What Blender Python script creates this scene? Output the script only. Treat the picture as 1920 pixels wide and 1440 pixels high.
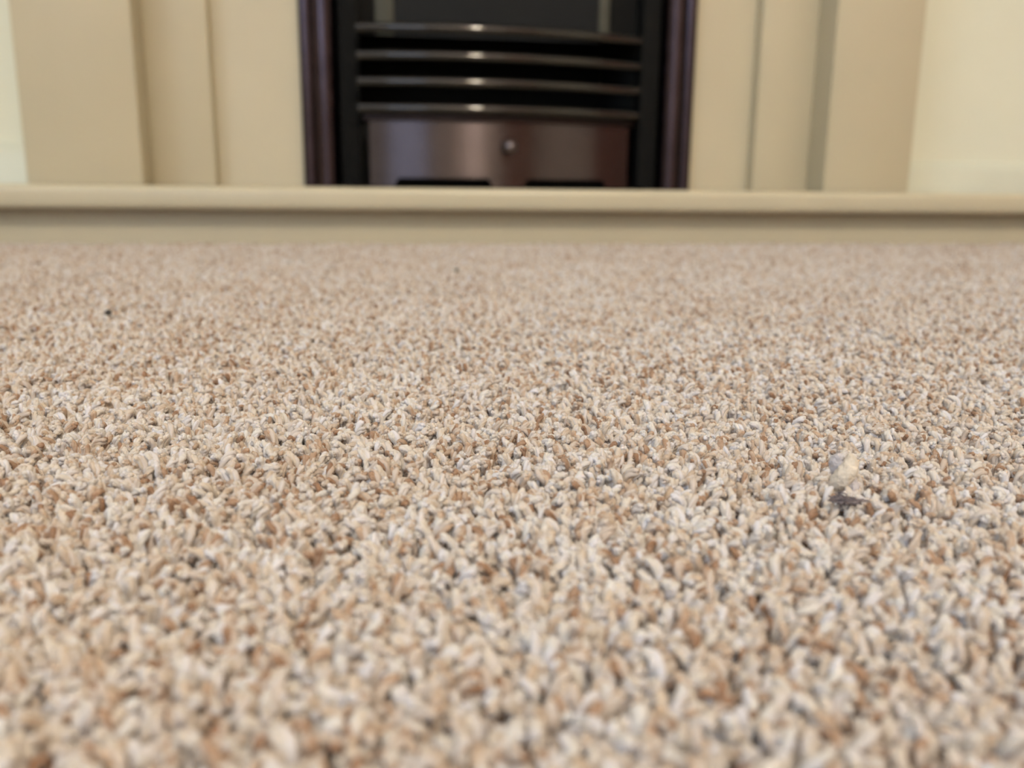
import bpy, bmesh, math, random
import numpy as np
from mathutils import Vector, Matrix

for o in list(bpy.data.objects):
    bpy.data.objects.remove(o)
S = bpy.context.scene
COL = S.collection
rng = np.random.default_rng(7)
random.seed(7)
PI = math.pi

# ------------------------------------------------------------------ camera
YAW, PITCH, ROLL = math.radians(9.0), math.radians(12.46), math.radians(0.57)
CAM_Z = 0.050
fw = Vector((math.sin(YAW) * math.cos(PITCH), math.cos(YAW) * math.cos(PITCH), -math.sin(PITCH)))
rt = Vector((math.cos(YAW), -math.sin(YAW), 0))
up = rt.cross(fw)
r2 = rt * math.cos(ROLL) + up * math.sin(ROLL)
u2 = -rt * math.sin(ROLL) + up * math.cos(ROLL)
cd = bpy.data.cameras.new('camera')
cam = bpy.data.objects.new('camera', cd)
COL.objects.link(cam)
m = Matrix((r2, u2, -fw)).transposed().to_4x4()
m.translation = Vector((0, 0, CAM_Z))
cam.matrix_world = m
cd.sensor_fit = 'HORIZONTAL'
cd.sensor_width = 4.8
cd.lens = 4.15
cd.clip_start = 0.01
cd.clip_end = 50
cd.dof.use_dof = True
cd.dof.focus_distance = 0.182
cd.dof.aperture_fstop = 2.2
S.camera = cam

# ------------------------------------------------------------------ world, lights, exposure
w = bpy.data.worlds.new('world')
S.world = w
w.use_nodes = True
w.node_tree.nodes['Background'].inputs[0].default_value = (0.62, 0.78, 1.0, 1)
w.node_tree.nodes['Background'].inputs[1].default_value = 1.0
S.view_settings.view_transform = 'Standard'
S.view_settings.look = 'None'
S.view_settings.gamma = 1
S.view_settings.use_curve_mapping = False
S.view_settings.exposure = 0.10


def area(name, loc, rot, sx, sy, power, colour):
    l = bpy.data.lights.new(name, 'AREA')
    l.shape = 'RECTANGLE'
    l.size, l.size_y, l.energy, l.color = sx, sy, power, colour
    o = bpy.data.objects.new(name, l)
    COL.objects.link(o)
    o.location, o.rotation_euler = loc, rot
    return o


# room extents
RX0, RX1, RY0, RY1, RZ1, FZ = -2.0, 2.3, -2.9, 1.19, 2.40, -0.007
# daylight coming in at the window in the left wall
WY0, WY1, WZ0, WZ1 = -2.2, -0.5, 0.85, 2.1
area('daylight', (RX0 + 0.03, (WY0 + WY1) / 2, (WZ0 + WZ1) / 2), (0, -PI / 2, 0), WZ1 - WZ0 - .1, WY1 - WY0 - .1, 30, (0.57, 0.77, 1.0))
# daylight through the glazed garden door in the wall behind the photographer
GX0, GX1, GZ1 = -1.50, -.40, 2.0
area('garden_daylight', ((GX0 + GX1) / 2, RY0 + .03, 1.08), (PI / 2, 0, 0), GX1 - GX0 - .2, 1.7, 11, (0.66, 0.81, 1.0))
LAMP = (0.53, -1.52, 2.02)
pl = bpy.data.lights.new('lamp_bulb', 'POINT')
pl.energy, pl.color, pl.shadow_soft_size = 104, (1.0, 0.89, 0.73), 0.085
plo = bpy.data.objects.new('lamp_bulb', pl)
COL.objects.link(plo)
plo.location = LAMP


# ------------------------------------------------------------------ helpers
def lin(r, g, b):
    def f(c):
        c /= 255.0
        return c / 12.92 if c <= .04045 else ((c + .055) / 1.055) ** 2.4
    return (f(r), f(g), f(b), 1)


def mat(name, col, rough=.5, metal=0., spec=.5, noise=0., scale=20., bump=0., bscale=200., coat=0.):
    mt = bpy.data.materials.new(name)
    mt.use_nodes = True
    nt = mt.node_tree
    b = nt.nodes['Principled BSDF']
    b.inputs['Base Color'].default_value = col
    b.inputs['Roughness'].default_value = rough
    b.inputs['Metallic'].default_value = metal
    b.inputs['Specular IOR Level'].default_value = spec
    b.inputs['Coat Weight'].default_value = coat
    tc = nt.nodes.new('ShaderNodeTexCoord')
    if noise > 0:
        n = nt.nodes.new('ShaderNodeTexNoise')
        n.inputs['Scale'].default_value = scale
        n.inputs['Detail'].default_value = 4
        nt.links.new(tc.outputs['Object'], n.inputs['Vector'])
        r = nt.nodes.new('ShaderNodeMapRange')
        r.inputs['From Min'].default_value, r.inputs['From Max'].default_value = .3, .7
        r.inputs['To Min'].default_value, r.inputs['To Max'].default_value = 1 - noise, 1 + noise
        nt.links.new(n.outputs['Fac'], r.inputs['Value'])
        mx = nt.nodes.new('ShaderNodeVectorMath')
        mx.operation = 'SCALE'
        mx.inputs[0].default_value = col[:3]
        nt.links.new(r.outputs['Result'], mx.inputs['Scale'])
        nt.links.new(mx.outputs[0], b.inputs['Base Color'])
    if bump > 0:
        n = nt.nodes.new('ShaderNodeTexNoise')
        n.inputs['Scale'].default_value = bscale
        nt.links.new(tc.outputs['Object'], n.inputs['Vector'])
        bp = nt.nodes.new('ShaderNodeBump')
        bp.inputs['Strength'].default_value = bump
        bp.inputs['Distance'].default_value = .001
        nt.links.new(n.outputs['Fac'], bp.inputs['Height'])
        nt.links.new(bp.outputs['Normal'], b.inputs['Normal'])
    return mt


def tag(o, label=None, cat=None, group=None, kind=None):
    if label: o['label'] = label
    if cat: o['category'] = cat
    if group: o['group'] = group
    if kind: o['kind'] = kind
    return o


def link(name, bm, material, parent=None, smooth=False, kind=None):
    me = bpy.data.meshes.new(name)
    bmesh.ops.recalc_face_normals(bm, faces=bm.faces)
    bm.to_mesh(me)
    bm.free()
    me.materials.append(material)
    if smooth:
        me.shade_smooth()
        me.set_sharp_from_angle(angle=math.radians(40))
    o = bpy.data.objects.new(name, me)
    COL.objects.link(o)
    if parent:
        o.parent = parent
    if kind:
        o['kind'] = kind
    return o


def empty(name, loc=(0, 0, 0)):
    o = bpy.data.objects.new(name, None)
    COL.objects.link(o)
    o.empty_display_size = .05
    o.location = loc
    return o


def add_box(bm, x0, x1, y0, y1, z0, z1, bev=0., seg=2):
    b2 = bmesh.new()
    bmesh.ops.create_cube(b2, size=1)
    bmesh.ops.scale(b2, vec=(x1 - x0, y1 - y0, z1 - z0), verts=b2.verts)
    bmesh.ops.translate(b2, vec=((x0 + x1) / 2, (y0 + y1) / 2, (z0 + z1) / 2), verts=b2.verts)
    if bev > 0:
        bmesh.ops.bevel(b2, geom=list(b2.edges), offset=bev, segments=seg, affect='EDGES', profile=.5)
    t = bpy.data.meshes.new('tmp')
    b2.to_mesh(t)
    b2.free()
    bm.from_mesh(t)
    bpy.data.meshes.remove(t)


def box(name, x0, x1, y0, y1, z0, z1, material, parent=None, bev=0., seg=2, kind=None):
    bm = bmesh.new()
    add_box(bm, x0, x1, y0, y1, z0, z1, bev, seg)
    return link(name, bm, material, parent, smooth=bev > 0, kind=kind)


def loft(name, rings, material, parent=None, closed=True, cap=True, smooth=True, kind=None):
    """rings: list of lists of points; skins ring to ring."""
    bm = bmesh.new()
    vr = [[bm.verts.new(p) for p in r] for r in rings]
    n = len(rings[0])
    for a, b in zip(vr[:-1], vr[1:]):
        for i in range(n if closed else n - 1):
            j = (i + 1) % n
            bm.faces.new((a[i], a[j], b[j], b[i]))
    if cap and closed:
        bm.faces.new(vr[0])
        bm.faces.new(vr[-1][::-1])
    return link(name, bm, material, parent, smooth=smooth, kind=kind)


def lathe(name, prof, origin, axis, material, parent=None, n=24):
    """prof: (distance along axis, radius)"""
    ax = Vector(axis).normalized()
    a = ax.orthogonal().normalized()
    b = ax.cross(a)
    rings = []
    for d, r in prof:
        rings.append([Vector(origin) + ax * d + (a * math.cos(2 * PI * k / n) + b * math.sin(2 * PI * k / n)) * max(r, 1e-5) for k in range(n)])
    return loft(name, rings, material, parent)


# ------------------------------------------------------------------ materials
M_wall = mat('cream_wall_paint', lin(226, 225, 209), .8, noise=.03, scale=6, bump=.15, bscale=120)
M_ceil = mat('white_ceiling_paint', lin(238, 234, 224), .9, noise=.02, scale=4)
M_base = mat('white_gloss_paint', lin(214, 215, 201), .35, noise=.02, scale=8)
M_mantel = mat('cream_satin_paint', lin(196, 186, 163), .42, noise=.025, scale=9)
M_hearth = mat('cream_hearth_paint', lin(196, 186, 163), .3, noise=.03, scale=14)
M_frame = mat('dark_bronze_metal', lin(66, 56, 62), .25, metal=1., noise=.15, scale=30)
M_bar = mat('black_nickel_bars', lin(36, 32, 36), .3, metal=1., noise=.1, scale=40, coat=1.)
M_bar.node_tree.nodes['Principled BSDF'].inputs['Coat Roughness'].default_value = .07
M_bar.node_tree.nodes['Principled BSDF'].inputs['Coat IOR'].default_value = 1.6
M_rail = mat('blackened_metal_rail', lin(40, 34, 35), .45, metal=1., noise=.1, scale=40)
M_door = mat('polished_dark_nickel', lin(84, 76, 80), .27, metal=1., noise=.06, scale=25)
_d = M_door.node_tree
_t = _d.nodes.new('ShaderNodeTangent')
_t.direction_type, _t.axis = 'RADIAL', 'Z'
_p = _d.nodes['Principled BSDF']
_p.inputs['Anisotropic'].default_value = .95
_p.inputs['Anisotropic Rotation'].default_value = .25
_d.links.new(_t.outputs[0], _p.inputs['Tangent'])
M_knob = mat('satin_knob_metal', lin(112, 104, 108), .38, metal=1.)
M_black = mat('matt_black_iron', lin(9, 9, 10), .8, spec=.2, noise=.2, scale=60)
M_void = mat('soot_black_lining', lin(14, 14, 14), .9, noise=.3, scale=40)
M_glass = mat('dark_fire_glass', lin(15, 18, 23), .5, spec=.15)
M_strip = mat('dull_steel_edge', lin(82, 82, 76), .6, metal=.6, noise=.1, scale=60)
M_wood = mat('red_brown_wood', lin(142, 62, 34), .45, noise=.25, scale=7)
M_brass = mat('brushed_brass', lin(190, 150, 90), .3, metal=1.)
M_shade = mat('ivory_lamp_cloth', lin(235, 225, 200), .8)
M_back = mat('carpet_backing', lin(196, 170, 146), .95, noise=.2, scale=300, bump=1., bscale=700)

M_pane = bpy.data.materials.new('window_glass')
M_pane.use_nodes = True
bb = M_pane.node_tree.nodes['Principled BSDF']
bb.inputs['Transmission Weight'].default_value = 1
bb.inputs['Roughness'].default_value = 0

# ------------------------------------------------------------------ room shell
T = .1
bm = bmesh.new()
add_box(bm, RX0 - T, RX1 + T, RY0 - T, RY1 + T + .3, FZ - .05, FZ)
tag(link('floor', bm, M_back), kind='structure')
tag(box('ceiling', RX0 - T, RX1 + T, RY0 - T, RY1 + T, RZ1, RZ1 + T, M_ceil), kind='structure')
# back wall, open where the fire is set in
OX0, OX1, OZ1 = -.022, .361, .62
bm = bmesh.new()
add_box(bm, RX0, OX0, RY1, RY1 + .25, FZ, RZ1)
add_box(bm, OX1, RX1, RY1, RY1 + .25, FZ, RZ1)
add_box(bm, OX0, OX1, RY1, RY1 + .25, OZ1, RZ1)
tag(link('wall_back', bm, M_wall), kind='structure')
bm = bmesh.new()
add_box(bm, RX0 - T, RX0, RY0, WY0, FZ, RZ1)
add_box(bm, RX0 - T, RX0, WY1, RY1, FZ, RZ1)
add_box(bm, RX0 - T, RX0, WY0, WY1, FZ, WZ0)
add_box(bm, RX0 - T, RX0, WY0, WY1, WZ1, RZ1)
tag(link('wall_left', bm, M_wall), kind='structure')
tag(box('wall_right', RX1, RX1 + T, RY0, RY1, FZ, RZ1, M_wall), kind='structure')
bm = bmesh.new()
add_box(bm, RX0, GX0, RY0 - T, RY0, FZ, RZ1)
add_box(bm, GX1, RX1, RY0 - T, RY0, FZ, RZ1)
add_box(bm, GX0, GX1, RY0 - T, RY0, GZ1 + FZ, RZ1)
tag(link('wall_front', bm, M_wall), kind='structure')
# window in the left wall
wn = empty('window_1', (RX0 - .05, (WY0 + WY1) / 2, WZ0))
tag(wn, kind='structure')
bm = bmesh.new()
yy0, yy1, zz = WY0 - wn.location.y, WY1 - wn.location.y, WZ1 - WZ0
for a in ((yy0, yy1, 0, .05), (yy0, yy1, zz - .05, zz), (yy0, yy0 + .05, .05, zz - .05), (yy1 - .05, yy1, .05, zz - .05), (-.025, .025, .05, zz - .05)):
    add_box(bm, -.03, .03, a[0], a[1], a[2], a[3])
link('window_frame', bm, M_base, wn)
for a in ((yy0 + .05, -.025), (.025, yy1 - .05)):
    box('window_pane', -.003, .003, a[0], a[1], .05, zz - .05, M_pane, wn)

# baseboards (rounded moulding along the top edge)
def baseboard(name, x0, x1, top):
    y = RY1
    prof = [(y, FZ), (y - .016, FZ), (y - .016, top - .013), (y - .013, top - .009), (y - .0075, top - .004), (y - .004, top), (y, top)]
    return tag(loft(name, [[Vector((x, a, b)) for a, b in prof] for x in (x0, x1)], M_base), kind='structure')
baseboard('baseboard_left', RX0, -.386, .0995)
baseboard('baseboard_right', .702, RX1, .0935)

# two wooden doors and a glazed garden door, behind and to the right of the photographer
def wood_door(name, loc, rz, w_):
    dr = tag(empty(name, loc), kind='structure')
    dr.rotation_euler = (0, 0, rz)
    h = w_ / 2
    bm = bmesh.new()
    add_box(bm, -h, h, 0, .035, 0, 1.98, .004)
    for sx in (-1, 1):
        for z0, z1 in ((.18, .85), (1.0, 1.8)):
            add_box(bm, sx * .47 * h - .33 * h, sx * .47 * h + .33 * h, .035, .045, z0, z1, .004)
    leaf = link('door_leaf', bm, M_wood, dr)
    lathe('door_knob', [(.035, .01), (.06, .01), (.065, .024), (.085, .026), (.095, .015), (.096, 0)], (h - .07, 0, .98), (0, 1, 0), M_brass, leaf)
    bm = bmesh.new()
    add_box(bm, -h - .07, -h - .004, 0, .05, 0, 2.05)
    add_box(bm, h + .004, h + .07, 0, .05, 0, 2.05)
    add_box(bm, -h - .004, h + .004, 0, .05, 1.985, 2.05)
    link('door_frame', bm, M_base, dr)


wood_door('door_1', (1.78, RY0, FZ), 0, .86)
wood_door('door_2', (RX1, -.22, FZ), PI / 2, .80)
gd = tag(empty('window_2', ((GX0 + GX1) / 2, RY0 - .05, FZ)), kind='structure')
bm = bmesh.new()
gh = (GX1 - GX0) / 2
for a in ((-gh, gh, 0, .12), (-gh, gh, GZ1 - .08, GZ1), (-gh, -gh + .07, .12, GZ1 - .08), (gh - .07, gh, .12, GZ1 - .08)):
    add_box(bm, a[0], a[1], -.03, .03, a[2], a[3])
link('window_frame', bm, M_base, gd)
box('window_pane', -gh + .07, gh - .07, -.003, .003, .12, GZ1 - .08, M_pane, gd)

# ceiling lamp (above and behind the photographer)
lp = tag(empty('ceiling_lamp', (LAMP[0], LAMP[1], RZ1)), 'ivory pendant lamp hanging from the ceiling above the carpet', 'lamp')
lathe('canopy', [(0, .05), (.015, .05), (.03, .012), (.03, 0)], (0, 0, 0), (0, 0, -1), M_brass, lp)
lathe('cord', [(.025, .003), (.22, .003)], (0, 0, 0), (0, 0, -1), M_black, lp, 8)
lathe('lamp_shade', [(.20, .06), (.335, .16), (.335, .158), (.202, .058)], (0, 0, 0), (0, 0, -1), M_shade, lp, 32)

# ------------------------------------------------------------------ hearth
hx0, hx1 = -.52, .84
he = tag(empty('hearth', (.16, .80, FZ)), 'cream painted hearth slab overhanging its plinth at the edge of the carpet', 'hearth')
ho = he.location


def off(x0, x1, y0, y1, z0, z1, o):
    return (x0 - o.x, x1 - o.x, y0 - o.y, y1 - o.y, z0 - o.z, z1 - o.z)


box('slab', *off(hx0, hx1, .800, RY1 - .0165, .0290, .0497, ho), M_hearth, he, .0058, 5)
box('plinth', *off(hx0 + .021, hx1 - .021, .821, RY1 - .017, FZ, .0290, ho), M_hearth, he, .0006, 1)

# ------------------------------------------------------------------ fire surround
HT = .0497
su = tag(empty('fire_surround', (.16, 1.13, HT)), 'cream painted fire surround with plain stepped legs standing on the hearth', 'fire surround')
so = su.location


def sbox(name, x0, x1, y0, y1, z0, z1, bev=.0015, parent=None):
    return box(name, *off(x0, x1, y0, y1, z0, z1, so), M_mantel, parent or su, bev)


TOP = 1.02
sbox('pilaster', -.3835, -.2582, 1.100, RY1, HT, TOP)
sbox('pilaster', .5807, .7003, 1.100, RY1, HT, TOP)
sbox('inner_strip', -.2582, -.1846, 1.147, RY1, HT, TOP - .16)
sbox('inner_strip', .5035, .5807, 1.147, RY1, HT, TOP - .16)
bm = bmesh.new()
for a in ((-.1846, -.045, HT, .86), (.384, .5035, HT, .86), (-.045, .384, .64, .86)):
    add_box(bm, *off(a[0], a[1], 1.168, RY1, a[2], a[3], so), .0005, 1)
link('back_panel', bm, M_mantel, su)
sbox('frieze', -.2582, .5807, 1.125, RY1, TOP - .16, TOP)
sbox('mantel_shelf', -.44, .76, 1.01, RY1, TOP, TOP + .035, .006)

# ------------------------------------------------------------------ fire set into the surround
fi = tag(empty('inset_fire', (.169, 1.168, HT)), 'black inset fire with four bowed bars and a dark metal ash door', 'fire')
fo = fi.location
CX = .169          # middle of the fire


def fbox(name, x0, x1, y0, y1, z0, z1, material, bev=0., parent=None):
    return box(name, *off(x0, x1, y0, y1, z0, z1, fo), material, parent or fi, bev)


# rounded metal trim standing round the opening: three lengths, mitred
    """t in 0..1 from outer edge to inner edge -> (inset, proud)"""
    return t


prof = [(0, 0), (0, .010), (.002, .0135), (.006, .016), (.010, .0165), (.0125, .0150), (.0145, .0135), (.017, .0150), (.022, .0205), (.028, .0235),
        (.034, .0225), (.039, .018), (.043, .010), (.046, .0)]
ox0, ox1, oz1 = -.0808, .4195, .665
rings = []
for cx_, cz_, sx, sz in ((ox0, HT, 1, 0), (ox0, oz1, 1, -1), (ox1, oz1, -1, -1), (ox1, HT, -1, 0)):
    rings.append([Vector((cx_ + sx * a - fo.x, 1.168 - b - fo.y, cz_ + sz * a - fo.z)) for a, b in prof])
bm = bmesh.new()
vr = [[bm.verts.new(p) for p in r] for r in rings]
for k in range(3):
    for i in range(len(prof) - 1):
        bm.faces.new((vr[k][i], vr[k][i + 1], vr[k + 1][i + 1], vr[k + 1][i]))
link('frame_trim', bm, M_frame, fi, smooth=True)

# firebox lining: open box going back into the wall
bm = bmesh.new()
x0, x1, y0, y1, z0, z1 = OX0 + .001, OX1 - .001, 1.17, 1.40, HT - .001, OZ1 - .002
t_ = .006
add_box(bm, *off(x0, x0 + t_, y0, y1, z0, z1, fo))
add_box(bm, *off(x1 - t_, x1, y0, y1, z0, z1, fo))
add_box(bm, *off(x0 + t_, x1 - t_, y1 - t_, y1, z0, z1, fo))
add_box(bm, *off(x0 + t_, x1 - t_, y0, y1 - t_, z1 - t_, z1, fo))
add_box(bm, *off(x0 + t_, x1 - t_, y0 + .0045, y1 - t_, z0, z0 + t_, fo))
link('firebox', bm, M_void, fi)
# side cheeks of the cast front
BX, Y_APEX = .125, 1.120
RB = .56           # bow radius of the bars and the ash door


def bow(x, y_end, half):
    """y of the bowed front at x"""
    d = x - BX
    return Y_APEX + RB - math.sqrt(RB * RB - d * d)


fbox('side_cheek', -.0345, -.010, 1.159, 1.19, HT + .001, .60, M_black, .003)
fbox('side_cheek', .348, .3725, 1.159, 1.19, HT + .001, .60, M_black, .003)
# bars
BH = .1905
for z in (.2354, .2043, .1743, .1437):
    xs = np.linspace(CX - BH + .010, CX + BH - .001, 33)
    rings = []
    for x in xs:
        y = bow(x, 1.166, BH)
        d = x - BX
        nrm = Vector((d, -math.sqrt(RB * RB - d * d), 0)).normalized()
        c = Vector((x, y, z)) - fo
        ring = []
        for k in range(16):
            a = 2 * PI * k / 16
            ring.append(c + nrm * (.0058 * math.cos(a)) + Vector((0, 0, .0058 * math.sin(a))))
        rings.append(ring)
    loft('grate_bar', rings, M_bar, fi)


def bowed_panel(name, xa, xb, za, zb, yoff, thick, material, parent, n=28, cut=None):
    """panel following the bow; cut(x) gives the height of its lower edge"""
    rings = []
    for x in np.linspace(xa, xb, n):
        y = bow(x, 1.166, BH) + yoff
        lo = cut(x) if cut else za
        rings.append([Vector((x, y, lo)) - fo, Vector((x, y, zb)) - fo, Vector((x, y + thick, zb)) - fo, Vector((x, y + thick, lo)) - fo])
    return loft(name, rings, material, parent)


# lintel under the last bar, then the ash door with two arched air slots at the foot
bowed_panel('lower_rail', -.006, .348, .1295, .1372, .003, .010, M_rail, fi)


def slot(x):
    h = HT + .001
    for a, b in ((.030, .151), (.192, .304)):
        if a < x < b:
            u = min((x - a), (b - x)) / .007
            h = max(h, 0.0490 + .0125 * min(1, math.sqrt(max(0, 1 - (1 - min(1, u)) ** 2))))
    return h


ad = bowed_panel('ash_door', .0005, .3445, HT, .1290, .006, .008, M_door, fi, n=160, cut=slot)
bowed_panel('door_lip', .0005, .3445, .0632, .0656, .0048, .0014, M_door, ad)
nk = Vector((.1715, bow(.1715, 1.166, BH) + .006, .1000)) - fo
lathe('knob', [(0, .0035), (.006, .003), (.008, .0062), (.011, .0082), (.015, .0078), (.018, .005), (.019, 0)], nk, (0.02, -1, 0), M_knob, ad)
fbox('ash_pit', -.010, .348, 1.190, 1.194, HT + .001, .128, M_void)
# glass front above the bars, with dull steel edges
fbox('fire_glass', .034, .297, 1.188, 1.192, .236, .60, M_glass)
fbox('glass_edge', .0105, .034, 1.186, 1.193, .236, .60, M_strip, .001)
fbox('glass_edge', .297, .311, 1.186, 1.193, .236, .60, M_strip, .001)
fbox('cover_plate', -.010, .0105, 1.185, 1.193, .236, .60, M_black)
fbox('cover_plate', .311, .348, 1.185, 1.193, .236, .60, M_black)

# ------------------------------------------------------------------ carpet pile
M_pile = bpy.data.materials.new('heather_wool_yarn')
M_pile.use_nodes = True
nt = M_pile.node_tree
b = nt.nodes['Principled BSDF']
at = nt.nodes.new('ShaderNodeAttribute')
at.attribute_type = 'INSTANCER'
at.attribute_name = 'tint'
ply = nt.nodes.new('ShaderNodeAttribute')
ply.attribute_name = 'ply'
tc = nt.nodes.new('ShaderNodeTexCoord')
nz = nt.nodes.new('ShaderNodeTexNoise')
nz.noise_dimensions = '4D'
nz.inputs['Scale'].default_value = 900
nz.inputs['Detail'].default_value = 3
nt.links.new(tc.outputs['Object'], nz.inputs['Vector'])
wm = nt.nodes.new('ShaderNodeMath')
wm.operation = 'MULTIPLY'
wm.inputs[1].default_value = 91.7
nt.links.new(at.outputs['Fac'], wm.inputs[0])
nt.links.new(wm.outputs[0], nz.inputs['W'])
# one ply cream, the other cream to brown by the tuft; fibre noise on both
def ramp(stops):
    r = nt.nodes.new('ShaderNodeValToRGB')
    r.color_ramp.elements[0].position, r.color_ramp.elements[0].color = stops[0]
    r.color_ramp.elements[1].position, r.color_ramp.elements[1].color = stops[-1]
    for p_, c_ in stops[1:-1]:
        r.color_ramp.elements.new(p_).color = c_
    return r


fib = nt.nodes.new('ShaderNodeMath'); fib.operation = 'MULTIPLY_ADD'
nt.links.new(nz.outputs['Fac'], fib.inputs[0]); fib.inputs[1].default_value = .5
sh = nt.nodes.new('ShaderNodeMath'); sh.operation = 'SUBTRACT'
nt.links.new(at.outputs['Fac'], sh.inputs[0]); sh.inputs[1].default_value = .25
nt.links.new(sh.outputs[0], fib.inputs[2])
rA = ramp([(0, lin(226, 208, 194)), (.35, lin(235, 222, 213)), (.7, lin(241, 232, 228)), (1, lin(247, 243, 247))])
rB = ramp([(0, lin(174, 136, 110)), (.16, lin(202, 168, 143)), (.34, lin(225, 203, 183)), (.6, lin(239, 226, 213)), (1, lin(247, 242, 239))])
nt.links.new(fib.outputs[0], rA.inputs['Fac']); nt.links.new(fib.outputs[0], rB.inputs['Fac'])
pm = nt.nodes.new('ShaderNodeMapRange')
pm.inputs['From Min'].default_value, pm.inputs['From Max'].default_value = -.6, .6
nt.links.new(ply.outputs['Fac'], pm.inputs['Value'])
mx = nt.nodes.new('ShaderNodeMix'); mx.data_type = 'RGBA'
nt.links.new(pm.outputs['Result'], mx.inputs['Factor'])
nt.links.new(rB.outputs['Color'], mx.inputs['A']); nt.links.new(rA.outputs['Color'], mx.inputs['B'])
nt.links.new(mx.outputs['Result'], b.inputs['Base Color'])
b.inputs['Roughness'].default_value = .75
b.inputs['Specular IOR Level'].default_value = .3
b.inputs['Sheen Weight'].default_value = .3
b.inputs['Sheen Roughness'].default_value = .4
tr = nt.nodes.new('ShaderNodeBsdfTranslucent')
nt.links.new(mx.outputs['Result'], tr.inputs['Color'])
ms = nt.nodes.new('ShaderNodeMixShader')
ms.inputs[0].default_value = .36
nt.links.new(b.outputs[0], ms.inputs[1]); nt.links.new(tr.outputs[0], ms.inputs[2])
nt.links.new(ms.outputs[0], nt.nodes['Material Output'].inputs['Surface'])


def yarn_mesh(name, seed, strands=8, n_ring=9, n_side=6, fibres=30):
    """one tuft: strands of two plies twisted into a yarn that bends over and frays at its tip"""
    r_ = np.random.default_rng(seed)
    L = r_.uniform(.0068, .0086)
    R = r_.uniform(.00040, .00060)
    ang_end = r_.uniform(.7, 2.9)
    az0, az1 = r_.uniform(-.5, .5), r_.uniform(-1.6, 1.6)
    tw = r_.uniform(1.6, 3.0) * PI
    ts = np.concatenate([[0], np.linspace(.35, .93, n_ring - 3), [.97, .99, 1.0]])
    fine = np.linspace(0, 1, 61)
    ang = ang_end * np.clip((fine - .55) / .45, 0, 1)
    azs = az0 + az1 * fine
    D = np.stack([np.sin(ang) * np.cos(azs), np.sin(ang) * np.sin(azs), np.cos(ang)], 1)
    Cn = np.concatenate([[[0, 0, 0]], np.cumsum((D[1:] + D[:-1]) * .5 * L / 60, 0)])
    E1 = []
    e = np.array([1., 0, 0])
    for d in D:
        e = e - d * (e @ d); e = e / np.linalg.norm(e); E1.append(e)
    E1 = np.array(E1); E2 = np.cross(D, E1)
    V, F, P = [], [], []
    for k in range(strands):
        ply_ = 1. if k % 2 else -1.
        ph0 = (0 if k % 2 else PI) + r_.uniform(-1.2, 1.2)
        rad0 = R * math.sqrt((k // 2 + .5) / (strands / 2)) * r_.uniform(.85, 1.1)
        sr = r_.uniform(.00040, .00058)
        tmax = r_.uniform(.88, 1.0)
        wob = r_.normal(0, 1, (2, 3))
        splay = r_.uniform(.0, .4)
        pts_ = []
        for t in ts:
            tt = t * tmax
            q = min(60, int(round(tt * 60)))
            ph = ph0 + tw * tt
            rr = rad0 * (1 + splay * max(0, (tt - .7) / .3) ** 1.5)
            off_ = E1[q] * (rr * math.cos(ph)) + E2[q] * (rr * math.sin(ph))
            off_ = off_ + .00016 * (wob[0] * math.sin(9 * tt + k) + wob[1] * math.cos(14 * tt + 2 * k)) * max(0, tt - .3)
            pts_.append(Cn[q] + off_)
        pts_ = np.array(pts_)
        s0 = len(V)
        e = np.array([.9, .3, .1])
        for i in range(len(ts)):
            d = pts_[min(i + 1, len(ts) - 1)] - pts_[max(i - 1, 0)]
            d = d / np.linalg.norm(d)
            e = e - d * (e @ d); e = e / np.linalg.norm(e); e2 = np.cross(d, e)
            cap = (1., .97, .8, .5)[max(0, i - len(ts) + 4)]
            for a in range(n_side):
                th = 2 * PI * a / n_side
                V.append(pts_[i] + (e * math.cos(th) + e2 * math.sin(th)) * sr * cap * (1 + r_.normal(0, .07)))
                P.append(ply_)
        for i in range(len(ts) - 1):
            for a in range(n_side):
                a2 = (a + 1) % n_side
                F.append((s0 + i * n_side + a, s0 + i * n_side + a2, s0 + (i + 1) * n_side + a2, s0 + (i + 1) * n_side + a))
        V.append(pts_[-1] + d * sr * .35); P.append(ply_)
        o0 = s0 + (len(ts) - 1) * n_side
        for a in range(n_side):
            F.append((o0 + a, o0 + (a + 1) % n_side, len(V) - 1))
        # loose fibres: thin bent blades off the upper half of the strand
        for _ in range(fibres // strands):
            i = r_.integers(len(ts) // 2, len(ts))
            out = r_.normal(0, 1, 3); out[2] += .3; out /= np.linalg.norm(out)
            q = pts_[i] + out * sr * .7
            dirv = out + d * r_.uniform(0, 1.); dirv /= np.linalg.norm(dirv)
            curl = r_.normal(0, .6, 3)
            wd = np.cross(dirv, [.2, .9, .4]); wd /= np.linalg.norm(wd) + 1e-9
            ln = r_.uniform(.0005, .0013)
            f0 = len(V)
            for j_ in range(4):
                hw = .00003 * (1 - j_ / 4.2)
                V.append(q + wd * hw); V.append(q - wd * hw); P.extend([ply_, ply_])
                dirv = dirv + curl * .35; dirv /= np.linalg.norm(dirv)
                q = q + dirv * ln / 3
            for j_ in range(3):
                F.append((f0 + 2 * j_, f0 + 2 * j_ + 1, f0 + 2 * j_ + 3, f0 + 2 * j_ + 2))
    me = bpy.data.meshes.new(name)
    me.from_pydata([tuple(v) for v in V], [], F)
    me.attributes.new('ply', 'FLOAT', 'POINT').data.foreach_set('value', np.array(P, dtype=np.float32))
    me.materials.append(M_pile)
    me.shade_smooth()
    return me


NV = 24
tufts = bpy.data.collections.new('tuft_shapes')
for i in range(NV):
    tufts.objects.link(bpy.data.objects.new('tuft_%02d' % i, yarn_mesh('tuft', 100 + i)))

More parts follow.
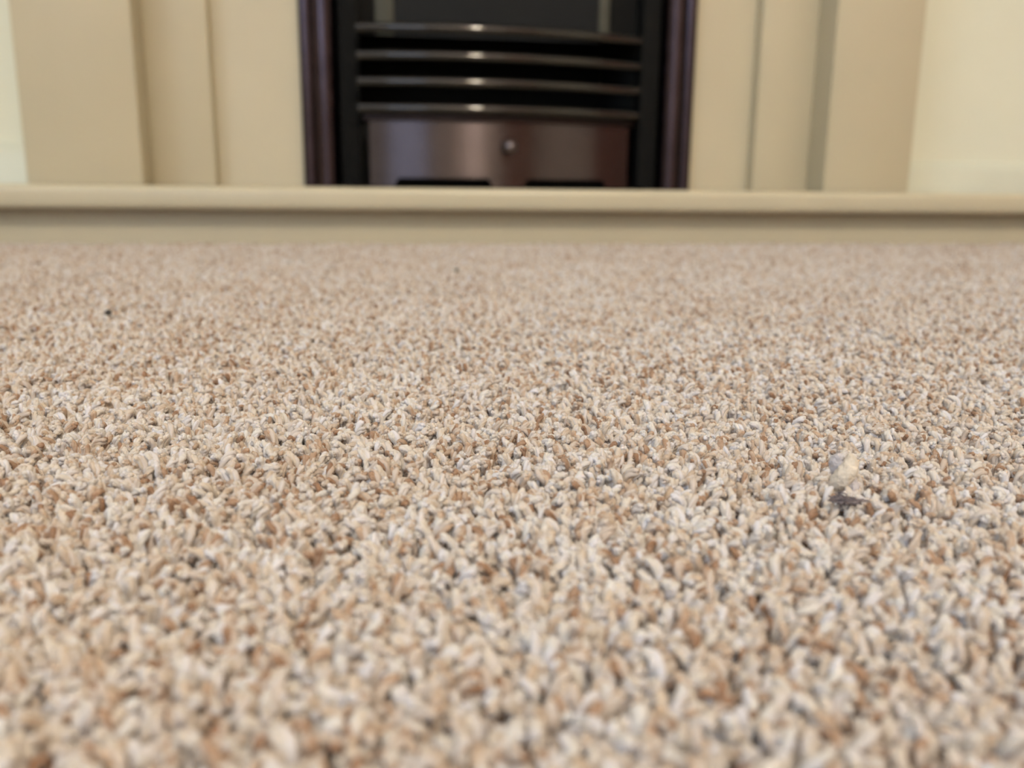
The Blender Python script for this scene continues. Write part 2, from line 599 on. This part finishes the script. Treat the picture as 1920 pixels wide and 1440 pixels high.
# jittered grid of tufts over everything the camera, or one a step to its side, looks across
SP = .00136
Y0, Y1 = -.03, .8085
pts = []
ny = int((Y1 - Y0) / (SP * .9))
for j in range(ny):
    y = Y0 + j * SP * .9
    xa, xb = -(.12 + .62 * max(0, y)), .16 + .86 * max(0, y)
    n = int((xb - xa) / SP)
    xs = xa + np.arange(n) * SP + (SP / 2 if j % 2 else 0)
    pts.append(np.stack([xs, np.full(n, y)], 1))
pts = np.concatenate(pts)
pts += rng.normal(0, .00027, pts.shape)
pts = pts[pts[:, 1] < .8095]
n_near = len(pts)
# the rest of the floor round the hearth, with coarser tufts
SO = .0021
gx, gy = np.meshgrid(np.arange(-.8, 1.25, SO), np.arange(-.32, RY1 - .018, SO * .9))
far = np.stack([gx.ravel(), gy.ravel()], 1) + rng.normal(0, .0005, (gx.size, 2))
fx, fy = far[:, 0], far[:, 1]
inner = (fx > -(.12 + .62 * np.maximum(0, fy))) & (fx < .16 + .86 * np.maximum(0, fy)) & (fy > Y0) & (fy < .81)
under = (fx > hx0 + .012) & (fx < hx1 - .012) & (fy > .809)
far = far[~inner & ~under]
pts = np.concatenate([pts, far])
N = len(pts)


def vnoise(x, y, cell, seed):
    """smooth value noise"""
    g = np.random.default_rng(seed).uniform(-1, 1, (256, 256))
    u, v = x / cell + 1000, y / cell + 1000
    i, j = np.floor(u).astype(int), np.floor(v).astype(int)
    fu, fv = u - i, v - j
    fu, fv = fu * fu * (3 - 2 * fu), fv * fv * (3 - 2 * fv)
    G = lambda a, c: g[a % 256, c % 256]
    return (G(i, j) * (1 - fu) + G(i + 1, j) * fu) * (1 - fv) + (G(i, j + 1) * (1 - fu) + G(i + 1, j + 1) * fu) * fv


X, Y = pts[:, 0], pts[:, 1]
hz = .0007 * vnoise(X, Y, .022, 1) + .0006 * vnoise(X, Y, .009, 2) + .0004 * vnoise(X, Y, .0045, 3)
base_z = FZ + .0010 + hz - np.where(np.arange(N) < n_near, 0, .0013) + rng.normal(0, .0005, N)
tint = rng.beta(2.2, 1.2, N)
tint = np.where(rng.random(N) < .19, rng.uniform(0, .3, N), tint)
tint = np.clip(tint + .10 * vnoise(X, Y, .012, 4) + .06 * vnoise(X, Y, .05, 5), 0, 1)
rot = np.stack([rng.normal(0, .32, N), rng.normal(0, .32, N), rng.uniform(0, 2 * PI, N)], 1)
scl = rng.uniform(.69, .92, N) * np.where(np.arange(N) < n_near, 1.0, 1.28)
var = rng.integers(0, NV, N)
me = bpy.data.meshes.new('carpet_pile')
me.vertices.add(N)
me.vertices.foreach_set('co', np.stack([X, Y, base_z], 1).astype(np.float32).ravel())
me.attributes.new('tint', 'FLOAT', 'POINT').data.foreach_set('value', tint.astype(np.float32))
me.attributes.new('size', 'FLOAT', 'POINT').data.foreach_set('value', scl.astype(np.float32))
me.attributes.new('variant', 'INT', 'POINT').data.foreach_set('value', var.astype(np.int32))
me.attributes.new('rot', 'FLOAT_VECTOR', 'POINT').data.foreach_set('vector', rot.astype(np.float32).ravel())
me.materials.append(M_pile)
pile = bpy.data.objects.new('carpet_pile', me)
COL.objects.link(pile)
tag(pile, 'cream and tan twisted wool carpet pile covering the whole floor', 'carpet', kind='stuff')
g = bpy.data.node_groups.new('pile', 'GeometryNodeTree')
g.interface.new_socket('Geometry', in_out='INPUT', socket_type='NodeSocketGeometry')
g.interface.new_socket('Geometry', in_out='OUTPUT', socket_type='NodeSocketGeometry')
gi, go = g.nodes.new('NodeGroupInput'), g.nodes.new('NodeGroupOutput')
ip = g.nodes.new('GeometryNodeInstanceOnPoints')
ci = g.nodes.new('GeometryNodeCollectionInfo')
ci.inputs['Collection'].default_value = tufts
ci.inputs['Separate Children'].default_value = True
ci.inputs['Reset Children'].default_value = True


def named(n, t):
    a = g.nodes.new('GeometryNodeInputNamedAttribute')
    a.data_type = t
    a.inputs['Name'].default_value = n
    return a.outputs['Attribute']


er = g.nodes.new('FunctionNodeEulerToRotation')
g.links.new(named('rot', 'FLOAT_VECTOR'), er.inputs[0])
g.links.new(gi.outputs[0], ip.inputs['Points'])
g.links.new(ci.outputs[0], ip.inputs['Instance'])
ip.inputs['Pick Instance'].default_value = True
g.links.new(named('variant', 'INT'), ip.inputs['Instance Index'])
g.links.new(er.outputs[0], ip.inputs['Rotation'])
g.links.new(named('size', 'FLOAT'), ip.inputs['Scale'])
g.links.new(ip.outputs[0], go.inputs[0])
pile.modifiers.new('pile', 'NODES').node_group = g

# ------------------------------------------------------------------ loose yarn end and lint on the carpet
M_yarn = mat('pale_wool_yarn', lin(214, 201, 188), .8, noise=.12, scale=500, bump=.6, bscale=1600)
M_yarn2 = mat('grey_wool_yarn', lin(196, 190, 196), .8, noise=.12, scale=500, bump=.6, bscale=1600)
M_lint = mat('grey_lint', lin(112, 102, 106), .9, noise=.4, scale=900)
M_speck = mat('dark_grit', lin(52, 48, 46), .7, noise=.3, scale=500)


def strand(path, rad, tw, ph, n_side=12, sub=8, flat=.0):
    """tube round a Catmull-Rom path"""
    P = [np.array(q, float) for q in path]
    P = [2 * P[0] - P[1]] + P + [2 * P[-1] - P[-2]]
    c, rr = [], []
    for i in range(1, len(P) - 2):
        for s in np.linspace(0, 1, sub, endpoint=False):
            p0, p1, p2, p3 = P[i - 1:i + 3]
            c.append(.5 * (2 * p1 + (p2 - p0) * s + (2 * p0 - 5 * p1 + 4 * p2 - p3) * s * s + (3 * p1 - p0 - 3 * p2 + p3) * s ** 3))
            rr.append(rad[i - 1] * (1 - s) + rad[i] * s)
    c.append(P[-2]); rr.append(rad[-1])
    rings = []
    e = np.array([1., 0, 0])
    for i, p in enumerate(c):
        d = c[min(i + 1, len(c) - 1)] - c[max(i - 1, 0)]
        d = d / (np.linalg.norm(d) + 1e-12)
        e = e - d * (e @ d); e /= np.linalg.norm(e)
        e2 = np.cross(d, e)
        rings.append([Vector(p + (e * math.cos(2 * PI * k / n_side) + e2 * math.sin(2 * PI * k / n_side)) * rr[i] *
                             (1 + .06 * math.sin(5 * 2 * PI * k / n_side + i * tw + ph))) for k in range(n_side)])
    return rings


yb = Vector((.0800, .1340, .0004))
ye = tag(empty('yarn_end', yb), 'pale twisted yarn end standing up out of the carpet pile', 'yarn')
# two plies wound round each other, seen as fat overlapping segments
for q in range(2):
    path, rad = [], []
    for i in range(9):
        t = i / 8
        a = q * PI + 1.0 + 5.4 * t
        lean = Vector((-.0010 * t - .0006 * math.sin(t * 3), .0003 * t, 0))
        path.append((lean.x + .0013 * math.cos(a) * (1 - .25 * t), lean.y + .0012 * math.sin(a), -.0030 + .0088 * t))
        rad.append([.0006, .0009, .0012, .00145, .0016, .0017, .0016, .0013, .0005][i])
    loft('ply', strand(path, rad, .5, q * 2.), (M_yarn, M_yarn2)[q], ye)

ln = tag(empty('lint', (.0745, .1262, .0004)), 'small grey ball of lint at the foot of the upright yarn end', 'lint')
for k in range(20):
    q = [rng.normal(0, 1, 3) * (.0012, .0009, .0004) + (.0004, 0, .0006) for _ in range(5)]
    loft('fibre', strand(q, [.00012] * 5, 0, 0, 5, 4), M_lint, ln)
for (x, y, s, nm, lb) in ((-.1010, .3590, .0020, 'grit', 'dark speck of grit on the carpet near the left side'),
                          (.0500, .5340, .0016, 'grit', 'tiny dark speck far back on the carpet below the ash door')):
    bm = bmesh.new()
    bmesh.ops.create_icosphere(bm, subdivisions=2, radius=s)
    for v in bm.verts:
        v.co *= 1 + random.uniform(-.25, .25)
        v.co.z *= .6
        v.co.x *= .7
    o = link(nm, bm, M_speck)
    o.location = (x, y, .0018)
    o.rotation_euler = (0, -.5, .4)
    tag(o, lb, 'speck')
